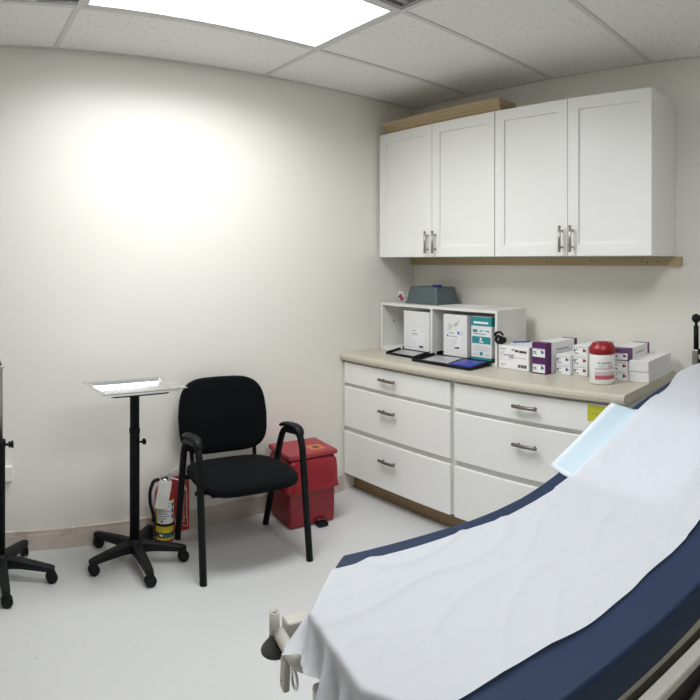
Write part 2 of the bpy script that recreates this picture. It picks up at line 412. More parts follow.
# two white dispenser cartons and the teal one, standing on black trays in the bays
BZ = WT+.0165
def in_bay(u0, u1, w, d): p = shp((u0+u1)/2, w+d/2); return (p.x, p.y, 0)
DW, DH = .228, .222
def rack(u0, u1, out, label, right_wall=False):
    """black wire-thin dispenser tray: floor plate in the bay, lip reaching out over the worktop"""
    p0 = shp((u0+u1)/2, 0)
    t = thing('dispenser_tray', label, 'tray', (p0.x, p0.y, WT), SH_A, 'black dispenser trays')
    w = u1-u0
    p = NB(); bx(p, -w/2, w/2, .012, .20, .0162, .0190); bx(p, -w/2, w/2, .166, .200, .0190, .030)
    obj('tray_floor', p, 'blackp', t)
    p = NB()
    # sloping catch tray: from the bay floor down onto the worktop
    def slab(y0, z0, y1, z1, th, xa, xb):
        co = [(xa, y0, z0), (xb, y0, z0), (xb, y1, z1), (xa, y1, z1)]
        lo = [p.verts.new(c) for c in co]; hi = [p.verts.new((c[0], c[1], c[2]+th)) for c in co]
        p.faces.new(lo[::-1]); p.faces.new(hi)
        for i in range(4): p.faces.new([lo[i], lo[(i+1) % 4], hi[(i+1) % 4], hi[i]])
    slab(.012, .0165, -.004, .0165, .0025, -w/2, w/2)
    slab(-.004, .0165, -out, .0012, .0025, -w/2, w/2)
    slab(-out, .0012, -out-.004, .0012, .013, -w/2, w/2)
    slab(-.004, .0165, -out, .0012, .013, -w/2-.003, -w/2)
    slab(-.004, .0165, -out, .0012, .013, w/2, w/2+.003)
    obj('catch_tray', p, 'blackp', t)
    for x in (-w/2, w/2-.004):
        p = NB(); bx(p, x, x+.004, .012, .20, .0190, .034); obj('side_rail', p, 'blackp', t)
    return t
rack(.196, .440, .120, 'black catch tray in front of the plain white carton at the left bay')
rack(.492, .922, .185, 'wide black catch tray holding foil and blue packets, right bay')
cz = WT+.0200
LBL = ['label', 'inkg', 'ink', 'inkl', 'inkb']
p = shp(.318, .012+.077, 0)
carton('dispenser_carton', 'plain white dispenser carton with a small label in the left bay', 'box', (p.x, p.y, cz), RS, .226, .150, .236, 'card',
       [(-.045, .075, .006, .135, 0, 1), (-.035, .000, .118, .124, 1, 2), (.045, .060, .118, .126, 3, 2), (-.040, .010, .100, .106, 1, 2), (-.040, .010, .090, .094, 3, 2), (-.035, -.010, .060, .064, 3, 2), (-.035, -.005, .048, .052, 3, 2),
        (-.035, -.012, .036, .040, 3, 2), (-.035, -.015, .022, .026, 3, 2), (.025, .060, .020, .032, 2, 2)], LBL, 'dispenser cartons in the cubby shelf')
p = shp(.636, .012+.077, 0)
SCR = ([(-.040, .150), (-.050, .170), (-.042, .185), (-.034, .172), (-.040, .150)], [(-.026, .160), (-.022, .180), (-.014, .182)], [(-.004, .168), (.004, .195), (.006, .172), (.018, .198), (.018, .175), (.030, .205), (.034, .212)], [(.044, .118), (.056, .146), (.060, .140)])
carton('dispenser_carton', 'white dispenser carton with handwriting on it, beside the teal one', 'box', (p.x, p.y, cz), RS, .182, .150, .236, 'card',
       [(-.055, .050, .040, .140, 0, 1), (-.050, -.005, .128, .134, 1, 2), (.020, .036, .126, .142, 4, 2), (-.050, .020, .110, .115, 1, 2), (-.062, -.052, .110, .120, 4, 2), (-.050, .020, .094, .097, 3, 2), (-.050, .012, .084, .087, 3, 2),
        (-.050, .016, .074, .077, 3, 2), (-.050, .005, .062, .065, 3, 2), (-.050, .010, .050, .053, 3, 2), (.0, .034, .044, .054, 2, 2)], LBL, 'dispenser cartons in the cubby shelf', extra=SCR)
p = shp(.832, .012+.077, 0)
tt = carton('dispenser_carton', 'teal and white printed dispenser carton in the right bay', 'box', (p.x, p.y, cz), RS, .146, .150, .236, 'card',
       [(-.073, .073, .186, .2355, 0, 1), (-.055, .050, .198, .210, 1, 2), (-.066, .066, .090, .128, 0, 1), (-.010, .004, .106, .122, 1, 2), (-.014, .016, .096, .103, 1, 2), (-.060, -.028, .150, .166, 2, 1), (-.010, .012, .156, .162, 2, 1), (.030, .058, .156, .162, 2, 1),
        (-.058, .030, .140, .144, 2, 1), (-.055, .055, .070, .074, 3, 1), (-.055, .055, .060, .064, 3, 1), (-.050, .040, .050, .054, 3, 1), (-.010, .010, .026, .044, 2, 1), (-.060, -.030, .026, .032, 3, 1), (.028, .060, .026, .032, 3, 1), (-.073, .073, .0005, .014, 0, 1)],
       ['teal', 'label', 'teal', 'inkl'], 'dispenser cartons in the cubby shelf')
for z0, z1 in ((.186, .2355), (.0005, .014)):
    q = NB(); bx(q, .0731, .0735, -.0745, .0745, z0, z1); obj('side_band', q, 'teal', tt)

# packets in the trays
def packet(label, u, w, zz, ln, wd, rot, m, slope, grp):
    p = NB(); nx, ny = 8, 6; g = []
    for i in range(nx+1):
        row = []
        for j in range(ny+1):
            x = (i/nx-.5)*ln; y = (j/ny-.5)*wd; e = (1-(2*i/nx-1)**2)*(1-(2*j/ny-1)**2)
            row.append((x, y, e*.006+.0008))
        g.append(row)
    up = [[p.verts.new(c) for c in r] for r in g]; dn = [[p.verts.new((c[0], c[1], 0)) for c in r] for r in g]
    for i in range(nx):
        for j in range(ny):
            p.faces.new([up[i][j], up[i+1][j], up[i+1][j+1], up[i][j+1]]).smooth = True
            p.faces.new([dn[i][j], dn[i][j+1], dn[i+1][j+1], dn[i+1][j]])
    for i in range(nx):
        p.faces.new([up[i][0], dn[i][0], dn[i+1][0], up[i+1][0]]); p.faces.new([up[i][ny], up[i+1][ny], dn[i+1][ny], dn[i][ny]])
    for j in range(ny):
        p.faces.new([up[0][j], up[0][j+1], dn[0][j+1], dn[0][j]]); p.faces.new([up[nx][j], dn[nx][j], dn[nx][j+1], up[nx][j+1]])
    bmesh.ops.transform(p, matrix=Matrix.Rotation(rot, 4, 'Z'), verts=p.verts)
    bmesh.ops.transform(p, matrix=Matrix.Rotation(slope, 4, 'X'), verts=p.verts)
    bmesh.ops.transform(p, matrix=Matrix.Rotation(SH_A, 4, 'Z'), verts=p.verts)
    c = shp(u, w); o = obj('foil_packet', p, m, loc=(c.x, c.y, WT+zz))
    return tag(o, label, 'packet', grp)
sl1, sl2 = math.atan2(.0153, .121), math.atan2(.0153, .171)
packet('silver foil packet on the left black catch tray', .318, -.062, .0135, .19, .095, .0, 'foil', sl1, 'packets in the catch trays')
packet('wide silver foil packet on the right catch tray, left of the blue one', .630, -.082, .0150, .19, .13, .06, 'foil', sl2, 'packets in the catch trays')
packet('shiny blue packet lying on the right black catch tray', .822, -.090, .0150, .155, .13, .0, 'bluefoil', sl2, 'packets in the catch trays')

# things on top of the shelf
TZ = WT+SHH+.0006
t = thing('storage_bin', 'upturned slate-grey plastic bin on top of the cubby shelf', 'bin', (-.150, -.315, TZ), -.02)
p = NB(); rbx(p, -.105, .105, -.136, .136, 0, .108, .012, 3, 0, .018); obj('bin_body', p, 'bluebin', t)
p = NB(); rbx(p, -.108, .108, -.139, .139, 0, .010, .003, 2); obj('rim', p, 'bluebin', t)
p = NB(); rbx(p, -.030, .030, -.014, .014, 0, .013, .004, 2)
tag(obj('marker_cap', p, 'bluep', loc=(-.205, -.405, TZ+.1085), rotz=1.45), 'small dark blue plastic piece on the slate-grey bin', 'plastic piece')
t = thing('artificial_flower', 'small white and magenta flower in the corner on the cubby shelf', 'flower', (-.150, -.052, TZ))
p = NB()
for k in range(6):
    a = k*PI/3; c = Vector((-.016, .000, .040))
    d = Vector((0, math.cos(a), math.sin(a)))
    n = Vector((-1, 0, .0)); s = d.cross(n)
    q = [c+d*.004, c+d*.022+s*.017+n*.006, c+d*.042+n*.006, c+d*.022-s*.017+n*.006]
    up = [p.verts.new(v) for v in q]; lo = [p.verts.new(v+Vector((.003, 0, 0))) for v in q]
    p.faces.new(up); p.faces.new(lo[::-1])
    for i in range(4): p.faces.new([up[i], lo[i], lo[(i+1) % 4], up[(i+1) % 4]])
obj('petal', p, 'petal', t, sub=1)
p = NB(); bmesh.ops.create_icosphere(p, subdivisions=2, radius=.013, matrix=Matrix.Translation((-.030, -.004, .036)) @ Matrix.Diagonal((.8, 1, 1, 1)))
bmesh.ops.create_icosphere(p, subdivisions=2, radius=.012, matrix=Matrix.Translation((-.030, -.018, .022))); obj('flower_centre', p, 'magenta', t, smooth=True)
p = NB(); tube(p, [(-.006, -.004, .036), (0, -.012, .015), (-.002, -.020, .001)], .0028, 8); bmesh.ops.create_icosphere(p, subdivisions=1, radius=.008, matrix=Matrix.Translation((0, -.020, .008))); obj('stem', p, 'petal', t)
for k, (x, y, r, z, lb) in enumerate(((-.160, -.640, .16, 0, 'lower white paper sheet lying flat on the cubby shelf top'), (-.150, -.725, .03, .0012, 'upper white paper sheet lying at the right of the cubby shelf top'))):
    p = NB(); bx(p, -.105, .105, -.074, .074, 0, .0009)
    tag(obj('paper_sheet', p, 'card', loc=(x, y, TZ+z), rotz=SH_A+PI/2+r), lb, 'paper', 'papers on the cubby shelf')

# ------------------------------------------------------------------ boxes along the worktop
RF = -PI/2
def front_at(x, ymid, d, rot=RF):       # location of a carton whose front face centre is at (x, ymid)
    c = Vector((x, ymid, 0)) + Matrix.Rotation(rot, 3, 'Z') @ Vector((0, d/2, 0)); return (c.x, c.y)
r0 = RF+(-.09)
x, y = front_at(-.370, -1.091, .20, r0)
t = carton('supply_carton', 'white carton with a printed shipping label beside the cubby shelf', 'box', (x, y, WT), r0, .205, .20, .122, 'card',
       [(-.100, .098, .006, .116, 0, 1), (-.090, -.050, .100, .106, 1, 2), (-.088, -.062, .088, .091, 1, 2), (.012, .034, .092, .104, 2, 2), (.038, .088, .090, .102, 2, 2), (-.012, .010, .096, .108, 1, 2), (-.088, -.070, .074, .080, 1, 2), (-.066, -.030, .070, .074, 2, 2), (-.030, .004, .056, .078, 1, 2),
        (-.088, -.060, .062, .064, 1, 2), (.008, .084, .062, .065, 1, 2), (-.088, .0, .048, .050, 3, 2), (-.088, -.050, .022, .026, 1, 2), (-.088, -.060, .014, .017, 1, 2), (.030, .088, .014, .030, 2, 2), (.034, .036, .014, .034, 0, 3), (.050, .053, .014, .034, 0, 3), (.068, .070, .014, .034, 0, 3)], ['label', 'inkg', 'ink', 'inkl'], r=.002)
LBP = ['label', 'ink', 'inkg', 'inkc', 'inkr', 'purple']
def glove_marks(w, h, cap, accent):
    a = 3 if accent == 'blue' else 4
    return [(-w/2+.004, w/2-.006, h*.08, h*.62, 0, 1), (-w/2+.008, -w/2+.030, h*.22, h*.34, 2, 2), (-w/2+.006, w/2-.02, h*.55, h*.58, 2, 2), (-w/2+.008, -w/2+.028, h*.36, h*.42, 1, 2), (.014, .024, h*.30, h*.52, 1, 2), (.024, .032, h*.33, h*.47, a, 2)]
def glove_box(label, xf, ym, z, rot, w, d, h, cap, accent, group):
    x, y = front_at(xf, ym, d, rot)
    t = thing('glove_box', label, 'box', (x, y, z), rot, group)
    p = NB(); rbx(p, -w/2, w/2, -d/2+.046, d/2-.026, 0, h, .001, 1); obj('box_body', p, 'card', t)
    p = NB(); rbx(p, -w/2-.0004, w/2+.0004, -d/2, -d/2+.0458, 0, h+.0003, .001, 1); obj('end_cap', p, cap, t)
    p = NB(); rbx(p, -w/2-.0004, w/2+.0004, d/2-.0258, d/2, 0, h+.0003, .001, 1); obj('end_cap', p, cap, t)
    p = NB(); marks(p, -d/2, glove_marks(w, h, cap, accent)); obj('end_label', p, LBP, t)
    p = NB(); bx(p, w/2+.0002, w/2+.0006, -d*.18, d*.22, h*.42, h*.56); obj('side_print', p, 'inkg', t)
gr = 'purple-ended glove boxes'
r1 = RF-.10
glove_box('purple-ended glove box, bottom of the pair beside the labelled carton', -.392, -1.262, WT, r1, .088, .27, .0765, 'purple', 'blue', gr)
glove_box('purple-ended glove box, top of the pair beside the labelled carton', -.392, -1.262, WT+.0775, r1, .088, .27, .0765, 'purple', 'blue', gr)
def white_box(label, xf, ym, z, rot, w, d, h, accent, group, lab=True, x_off=0):
    x, y = front_at(xf, ym, d, rot)
    a = 3 if accent == 'blue' else 4
    L = [(-w/2+.004, w/2-.004, h*.10, h*.92, 0, 1), (-w/2+.006, w/2-.008, h*.80, h*.87, 2, 2), (-w/2+.008, -w/2+.030, h*.55, h*.66, 2, 2), (-w/2+.006, -w/2+.014, h*.35, h*.60, 1, 2), (-w/2+.008, -w/2+.032, h*.18, h*.26, 1, 2), (.016, .026, h*.38, h*.70, 1, 2), (.026, .034, h*.43, h*.64, a, 2)] if lab else None
    return carton('exam_supply_box', label, 'box', (x, y, z), rot, w, d, h, 'card', L, LBP, group)
gs = 'small white boxes stacked on the worktop'
r2 = RF-.07
for k, nm in enumerate(('lower', 'upper')):
    white_box('small white box with a blue mark, %s of the stack beside the purple ends' % nm, -.345, -1.374, WT+k*.0492, r2, .083, .24, .0485, 'blue', gs)
for k, nm in enumerate(('bottom', 'middle', 'top')):
    white_box('small white box with a red mark, %s of the stack left of the canister' % nm, -.330, -1.463, WT+k*.0492, r2, .084, .26, .0485, 'red', gs)
for k, nm in enumerate(('lower', 'upper')):
    white_box('white red-marked box right of the canister, %s one under the mauve ends' % nm, -.362, -1.690, WT+k*.0475, RF, .082, .26, .0468, 'red', gs)
glove_box('white glove box with mauve ends, topmost right of the canister', -.360, -1.694, WT+.0955, RF+.01, .084, .262, .056, 'mauve', 'red', 'mauve-ended glove box')
for k, nm in enumerate(('lower', 'upper')):
    white_box('plain white box, %s of the pair at the right worktop end' % nm, -.352+k*-.003, -1.785+k*.001, WT+k*.0498, RF+.012*k, .100, .305, .049, 'red', 'plain white boxes at the worktop end', False)
# wipes canister
t = thing('wipes_canister', 'white wipes canister with a red lid at the worktop front', 'canister', (-.425, -1.632, WT), RF+.72)
p = NB(); lathe(p, [(.054, 0), (.0585, .002), (.0605, .006), (.0605, .125), (.059, .130), (.0555, .136), (.054, .137)], seg=40); obj('canister_body', p, 'white', t)
p = NB(); lathe(p, [(.0600, .1372), (.0622, .140), (.0622, .157), (.0600, .165), (.0510, .177), (.0470, .183), (.043, .1865)], seg=40)
rbx(p, -.020, .020, -.030, .030, .1862, .1895, .0012, 1); obj('lid', p, 'lidred', t)
p = NB()
def wrap(bm, a0, a1, z0, z1, r, mi):
    n = max(2, int((a1-a0)/.12)); prev = None
    for k in range(n+1):
        a = a0+(a1-a0)*k/n; v = [bm.verts.new((r*math.cos(a), r*math.sin(a), z)) for z in (z0, z1)]
        if prev: bm.faces.new([prev[0], v[0], v[1], prev[1]]).material_index = mi
        prev = v
A0 = -PI/2
wrap(p, A0-.85, A0+.85, .024, .110, .0607, 0)
wrap(p, A0-.85, A0+.85, .024, .042, .0609, 1); wrap(p, A0-.85, A0+.85, .042, .060, .0609, 2); wrap(p, A0-.85, A0+.85, .068, .076, .0609, 2)
for a, c, z0, z1, mi in ((-.6, -.42, .094, .102, 3), (-.36, .5, .094, .102, 3), (-.6, 0, .080, .088, 4), (.15, .6, .076, .090, 2), (-.6, .6, .058, .061, 4), (-.6, .5, .050, .053, 4)): wrap(p, A0+a, A0+c, z0, z1, .0611, mi)
obj('front_label', p, ['label', 'pinkl', 'pinkg', 'inkg', 'inkl'], t)
# black tape dispenser on the labelled carton
t = thing('tape_dispenser', 'black hand-held tape dispenser lying on the labelled white carton', 'tape dispenser', (-.357, -1.000, WT+.1226), RF-.06)
p = NB(); pts = [(-.016+.017*math.cos(a), 0, .0245+.017*math.sin(a)) for a in [2*PI*k/24 for k in range(25)]]; tube(p, pts, .0072, 12, caps=False)
rr = NB(); prism(rr, [(-.008, .004), (.006, .0), (.030, .012), (.040, .034), (.034, .042), (.018, .036), (.004, .044), (-.008, .036)], -.007, .007, bevel=.002)
bmesh.ops.transform(rr, matrix=Matrix.Rotation(PI/2, 4, 'X'), verts=rr.verts); obj('dispenser_body', rr, 'blackp', t); obj('tape_wheel', p, 'blackp', t)
p = NB(); pts = [(-.012+.030*math.cos(a), 0, .038+.026*math.sin(a)) for a in [(.35+2.75*k/14) for k in range(15)]]; tube(p, pts, [.004]+[.0058]*13+[.003], 10); obj('dispenser_grip', p, 'blackp', t)
p = NB(); bx(p, -.002, .0, -.007, .007, .0, .038, mtx=Matrix.Translation((.042, 0, .034)) @ Matrix.Rotation(.45, 4, 'Y')); obj('tape_tongue', p, 'tape', t)
p = NB(); tube(p, [(0, -.045, .0042), (0, .045, .0042)], .004, 10)
tube(p, [(0, .045, .0042), (0, .055, .0042)], [.004, .0015], 10)
tag(obj('pen', p, 'inkb', loc=(-.235, -1.055, WT+.1232), rotz=.9), 'blue pen lying on top of the labelled white carton', 'pen')

# ------------------------------------------------------------------ five-star rolling bases
def star_base(t, cx, cy, hub_z=.085, R=.225, a0=-PI/2):
    rnd = random.Random(11)
    p = NB(); lathe(p, [(.036, hub_z-.030), (.040, hub_z-.018), (.040, hub_z+.012), (.030, hub_z+.028)], cx, cy, 24); obj('base_hub', p, 'blackp', t, True)
    for k in range(5):
        a = a0+k*2*PI/5; d = Vector((math.cos(a), math.sin(a), 0)); s = Vector((-d.y, d.x, 0))
        secs = [(.030, hub_z+.016, .025, .046), (.09, hub_z+.012, .022, .038), (.16, hub_z+.002, .0195, .031), (R-.004, hub_z-.008, .018, .025), (R+.016, hub_z-.013, .014, .020)]
        p = NB(); rings = []
        for r, zt, hw, th in secs:
            c = Vector((cx, cy, 0))+d*r
            rings.append([p.verts.new(c+s*sx*hw+Vector((0, 0, zz))) for sx, zz in ((-1, zt-th), (1, zt-th), (1, zt-.006), (.55, zt), (-.55, zt), (-1, zt-.006))])
        for u, v in zip(rings, rings[1:]):
            for i in range(6): p.faces.new([u[i], u[(i+1) % 6], v[(i+1) % 6], v[i]])
        p.faces.new(rings[0]); p.faces.new(rings[-1])
        lg = obj('leg', p, 'blackp', t, True)
        c = Vector((cx, cy, 0))+d*R
        p = NB(); sw = rnd.uniform(-.3, .3)+(PI/2 if k == 2 else 0); mt = Matrix.Translation(c) @ Matrix.Rotation(sw, 4, 'Z')
        for yy in (-.016, .004):
            lathe(p, [(.020, yy), (.0255, yy+.003), (.0255, yy+.009), (.020, yy+.012)], seg=20, axis='y', mtx=mt @ Matrix.Translation((.003, 0, .0257)))
        tube(p, [c+Vector((0, 0, .022)), c+Vector((0, 0, hub_z-.030))], .007, 8)
        bx(p, -.016, .018, -.004, .004, .022, .052, mtx=mt)
        obj('caster', p, 'blackp', lg, True)

# instrument tray stand (next to the chair)
PX, PY = -2.012, -.228
t = thing('tray_stand', 'rolling instrument stand with a steel tray beside the black chair', 'tray stand', (PX, PY, 0))
star_base(t, PX, PY, a0=-PI/2-.03)
p = NB(); lathe(p, [(.0235, .10), (.0235, .600), (.0255, .602), (.0255, .622), (.0225, .624)], PX, PY, 24); obj('pole', p, 'blackm', t, True)
p = NB(); lathe(p, [(.0222, .6242), (.0222, .842)], PX, PY, 24); obj('inner_pole', p, 'blackm', t, True)
p = NB(); tube(p, [(PX+.022, PY, .556), (PX+.040, PY-.002, .556)], .005, 8); lathe(p, [(.011, .040), (.014, .042), (.014, .052), (.010, .055)], seg=16, axis='x', mtx=Matrix.Translation((PX, PY, .556))); obj('clamp_knob', p, 'blackp', t, True)
TM = Matrix.Translation((-2.070, -.392, .842)) @ Matrix.Rotation(.055, 4, 'Z')
p = NB(); w, d = .192, .140
def frame_ring(bm, rings):
    vs = [[bm.verts.new(TM @ Vector(c)) for c in ((-a, -c_, z), (a, -c_, z), (a, c_, z), (-a, c_, z))] for a, c_, z in rings]
    for u, v in zip(vs, vs[1:]):
        for i in range(4): bm.faces.new([u[i], u[(i+1) % 4], v[(i+1) % 4], v[i]])
    return vs
vs = frame_ring(p, [(w-.026, d-.026, .0012), (w-.016, d-.016, .0172), (w, d, .0182), (w+.001, d+.001, .0150), (w-.003, d-.003, .0150), (w-.0175, d-.0175, .0142), (w-.0272, d-.0272, -.0006)])
p.faces.new(vs[0]); p.faces.new(vs[-1][::-1])
tr = obj('tray', p, 'steel', t, True)
p = NB(); tube(p, bend([TM @ Vector(c) for c in ((.05, .12, -.007), (-.13, .12, -.007), (-.13, -.09, -.007), (.13, -.09, -.007), (.13, .12, -.007), (.05, .12, -.007))], .02), .0048, 8); obj('tray_support', p, 'blackm', t, True)

# lamp stand at the left edge
LX, LY = -2.637, -.240
t = thing('exam_lamp_stand', 'rolling stand with a black post and steel rod at the left edge', 'stand', (LX, LY, 0))
star_base(t, LX, LY)
p = NB(); lathe(p, [(.0215, .10), (.0215, .58), (.0235, .582), (.0235, .612), (.020, .614)], LX, LY, 24); obj('pole', p, 'blackm', t, True)
p = NB(); tube(p, [(LX+.020, LY, .590), (LX+.036, LY-.001, .590)], .006, 8); lathe(p, [(.012, .036), (.016, .038), (.012, .043), (.012, .046), (.0165, .049), (.0165, .056), (.012, .058)], seg=16, axis='x', mtx=Matrix.Translation((LX, LY, .590))); obj('clamp_knob', p, 'blackp', t, True)
p = NB(); lathe(p, [(.0105, .6142), (.0095, .915), (.012, .928), (.019, .934), (.019, .938), (.010, .940)], LX, LY, 20); obj('steel_rod', p, 'nickel', t, True)
p = NB(); tube(p, bend([(LX, LY, .9402), (LX-.06, LY, 1.08), (LX-.20, LY-.05, 1.30), (LX-.34, LY-.16, 1.33)], .12, 8), .008, 10); obj('gooseneck', p, 'darknickel', t, True)
p = NB(); lathe(p, [(.012, .03), (.03, .02), (.055, -.05), (.062, -.075), (.055, -.075)], seg=24, mtx=Matrix.Translation((LX-.36, LY-.175, 1.31)) @ Matrix.Rotation(.4, 4, 'Y')); obj('lamp_shade', p, 'white', t, True)

# wall outlet
t = thing('wall_outlet', 'white outlet plate low on the left wall by the black post', 'outlet', (-2.585, 0, .382))
p = NB(); rbx(p, -.032, .030, -.028, -.0005, -.036, .036, .004, 2); obj('cover_plate', p, 'wall', t)
p = NB(); rbx(p, -.018, .018, -.0305, -.0282, .006, .032, .001, 1); rbx(p, -.018, .018, -.0305, -.0282, -.032, -.006, .001, 1); obj('socket', p, 'wall', t)

# ------------------------------------------------------------------ visitor chair
t = thing('visitor_chair', 'black fabric armchair with four straight black legs by the left wall', 'chair', (-1.517, -.335, 0), -.108)
def pad(name, bmw, sx, sy, sz, loc, tilt, pw=3.2, pt=.55):
    """soft superellipse cushion"""
    p = NB(); nu, nv = 40, 14; rings = []
    for j in range(nv+1):
        ph = -PI/2+PI*j/nv; ring = []
        cz = math.copysign(abs(math.sin(ph))**pt, math.sin(ph)); cr = abs(math.cos(ph))**.35
        for i in range(nu):
            a = 2*PI*i/nu; ca, sa = math.cos(a), math.sin(a)
            x = math.copysign(abs(ca)**(2/pw), ca); y = math.copysign(abs(sa)**(2/pw), sa)
            ring.append(bmw(x*cr, y*cr, cz))
        rings.append([p.verts.new(v) for v in ring])
    for u, v in zip(rings, rings[1:]):
        for i in range(nu): p.faces.new([u[i], u[(i+1) % nu], v[(i+1) % nu], v[i]]).smooth = True
    p.faces.new(rings[0][::-1]); p.faces.new(rings[-1]); return p
def seat_map(x, y, z):
    w = .246-.016*max(0, y); X = x*w; Y = y*.222-.012
    zz = .384+z*.025+(.008*(1-x*x) if z > 0 else 0)-(.012*max(0, -y)**3)-.014*max(0, y)
    return Vector((X, Y, zz))
obj('seat', pad('seat', seat_map, 1, 1, 1, None, 0, pw=4.4), 'blackf', t)
def back_map(x, y, z):
    w = .243-.026*max(0, y)**1.5-(.012*y*y if y < 0 else 0)
    X = x*w; Z = .607+y*.190; Y = .188+.055*(y*.5+.5)+z*.026+.030*(1-x*x)
    return Vector((X, Y, Z))
obj('backrest', pad('back', back_map, 1, 1, 1, None, 0, pw=4.2), 'blackf', t)
for sx in (-1, 1):
    X = sx*.262
    p = NB(); tube(p, bend([(X, -.228, 0), (X*.985, -.162, .52), (X*.98, -.132, .578), (X*.98, .03, .556), (X*.985, .068, .50), (X*.93, .225, .0)], .05), .0165, 14, flat=.95); obj('leg_frame', p, 'blackm', t)
    p = NB(); pts = [(X*.98, -.154, .556), (X*.98, -.148, .586), (X*.98, -.118, .6005), (X*.98, -.05, .596), (X*.98, .045, .580), (X*.98, .066, .562)]
    tube(p, pts, [.014, .021, .024, .024, .022, .014], 14, flat=.55); obj('armrest', p, 'blackp', t, sub=1, smooth=True)
    p = NB(); tube(p, [(X*.98, -.10, .348), (sx*.20, -.10, .348)], .011, 10); tube(p, [(X*.965, .11, .348), (sx*.20, .11, .348)], .011, 10)
    tube(p, bend([(sx*.17, .02, .347), (sx*.17, .20, .348), (sx*.175, .222, .48), (sx*.175, .238, .60)], .05), .011, 10); obj('back_support', p, 'blackm', t)
p = NB(); rbx(p, -.20, .20, -.17, .17, .344, .3575, .003, 1); obj('seat_pan', p, 'blackp', t)

# ------------------------------------------------------------------ red step bin
BR = -.122
t = thing('step_bin', 'red step-on waste bin with a biohazard sticker between chair and cabinets', 'waste bin', (-1.038, -.178, 0), BR)
p = NB(); rbx(p, -.137, .137, -.118, .118, .002, .340, .014, 3, 0, -.003); obj('bin_body', p, 'red', t)
p = NB(); rbx(p, -.150, .150, -.130, .128, .3605, .388, .011, 3); obj('lid', p, 'redlid', t)
p = NB(); n = 56; rows = []
for j, (z, o) in enumerate(((.360, -.006), (.352, .004), (.335, .012), (.300, .018), (.260, .021), (.225, .022), (.205, .026), (.196, .030), (.192, .024), (.198, .010))):
    ring = []
    for i in range(n):
        a = 2*PI*i/n; ca, sa = math.cos(a), math.sin(a)
        w, d = .139+o, .120+o
        x = math.copysign(abs(ca)**.28, ca)*w; y = math.copysign(abs(sa)**.28, sa)*d
        nz = noise.noise(Vector((x*14, y*14, z*6+3)))*.007*(1 if 0 < j < 8 else 0)+noise.noise(Vector((x*40, y*40, z*5)))*.003*(1 if j > 0 else 0)
        l = math.hypot(x, y); ring.append(p.verts.new((x*(1+nz/l), y*(1+nz/l), z+noise.noise(Vector((x*9, y*9, 1)))*(.012 if j > 4 else .002))))
    rows.append(ring)
for u, v in zip(rows, rows[1:]):
    for i in range(n): p.faces.new([u[i], u[(i+1) % n], v[(i+1) % n], v[i]]).smooth = True
o = obj('bag_liner', p, 'redbag', t); o['label'] = 'shiny red plastic bag folded over the rim'
p = NB(); rbx(p, .012, .070, -.165, -.118, .004, .022, .004, 2); obj('pedal', p, 'blackp', t)
p = NB(); tube(p, bend([(.018, -.121, .034), (.018, -.142, .034), (.064, -.142, .034), (.064, -.121, .034)], .008), .003, 8); obj('pedal_link', p, 'darknickel', t)
p = NB(); M4 = Matrix.Translation((.055, -.045, .3885)) @ Matrix.Rotation(.06, 4, 'Z'); bx(p, -.042, .042, -.042, .042, 0, .0006, mtx=M4)
for k in range(3):
    a = PI/2+k*2*PI/3; pts = [M4 @ Vector((.012*math.cos(a)+.011*math.cos(a+.6+q*5.08/16), .012*math.sin(a)+.011*math.sin(a+.6+q*5.08/16), .001)) for q in range(17)]; tube(p, pts, .0022, 6, mi=1)
pts = [M4 @ Vector((.009*math.cos(q*2*PI/16), .009*math.sin(q*2*PI/16), .001)) for q in range(17)]; tube(p, pts, .0014, 6, mi=1)
o = obj('biohazard_sticker', p, ['orange', 'ink'], t); o['label'] = 'orange biohazard sticker'

# ------------------------------------------------------------------ fire extinguisher and its sign
EX, EY = -1.802, -.072
t = thing('fire_extinguisher', 'red fire extinguisher on the floor behind the tray stand', 'fire extinguisher', (EX, EY, 0))
p = NB(); lathe(p, [(.044, 0), (.048, .004), (.049, .010), (.049, .225), (.046, .248), (.037, .266), (.022, .276), (.017, .284)], seg=36); obj('cylinder', p, 'extred', t)
p = NB(); A0 = -PI/2-.15
wrap(p, A0-1.25, A0+1.25, .020, .215, .0493, 0); wrap(p, A0-1.0, A0+1.0, .098, .210, .0495, 1); wrap(p, A0-1.25, A0+1.25, .030, .056, .0496, 2)
wrap(p, A0-.72, A0-.35, .038, .048, .0498, 1)
for k, (a, c, z) in enumerate(((-.8, .5, .196), (-.8, .3, .184), (-.75, .1, .170), (-.8, .45, .158), (-.8, .2, .146), (-.7, .4, .134), (-.8, 0, .122))): wrap(p, A0+a, A0+c, z, z+.006, .0497, 3)
for a, z in ((.62, .180), (.62, .150), (.62, .122)): wrap(p, A0+a, A0+a+.28, z, z+.02, .0497, 2)
wrap(p, A0-.6, A0-.35, .108, .118, .0498, 4)
wrap(p, A0-.15, A0+.75, .034, .044, .0498, 5)
obj('instruction_label', p, ['yellow', 'label', 'ink', 'inkg', 'inkr', 'teal'], t)
p = NB(); lathe(p, [(.0505, .088), (.0522, .089), (.0522, .099), (.0505, .100)], seg=32); obj('hose_band', p, 'blackp', t)
p = NB(); lathe(p, [(.015, .2842), (.018, .287), (.018, .305), (.013, .312)], seg=20); rbx(p, -.030, .020, -.012, .012, .300, .318, .004, 2); lathe(p, [(.013, -.030), (.015, -.027), (.015, -.021), (.012, -.019)], seg=18, axis='y', mtx=Matrix.Translation((0, 0, .298))); obj('valve', p, 'steel', t)
p = NB(); 
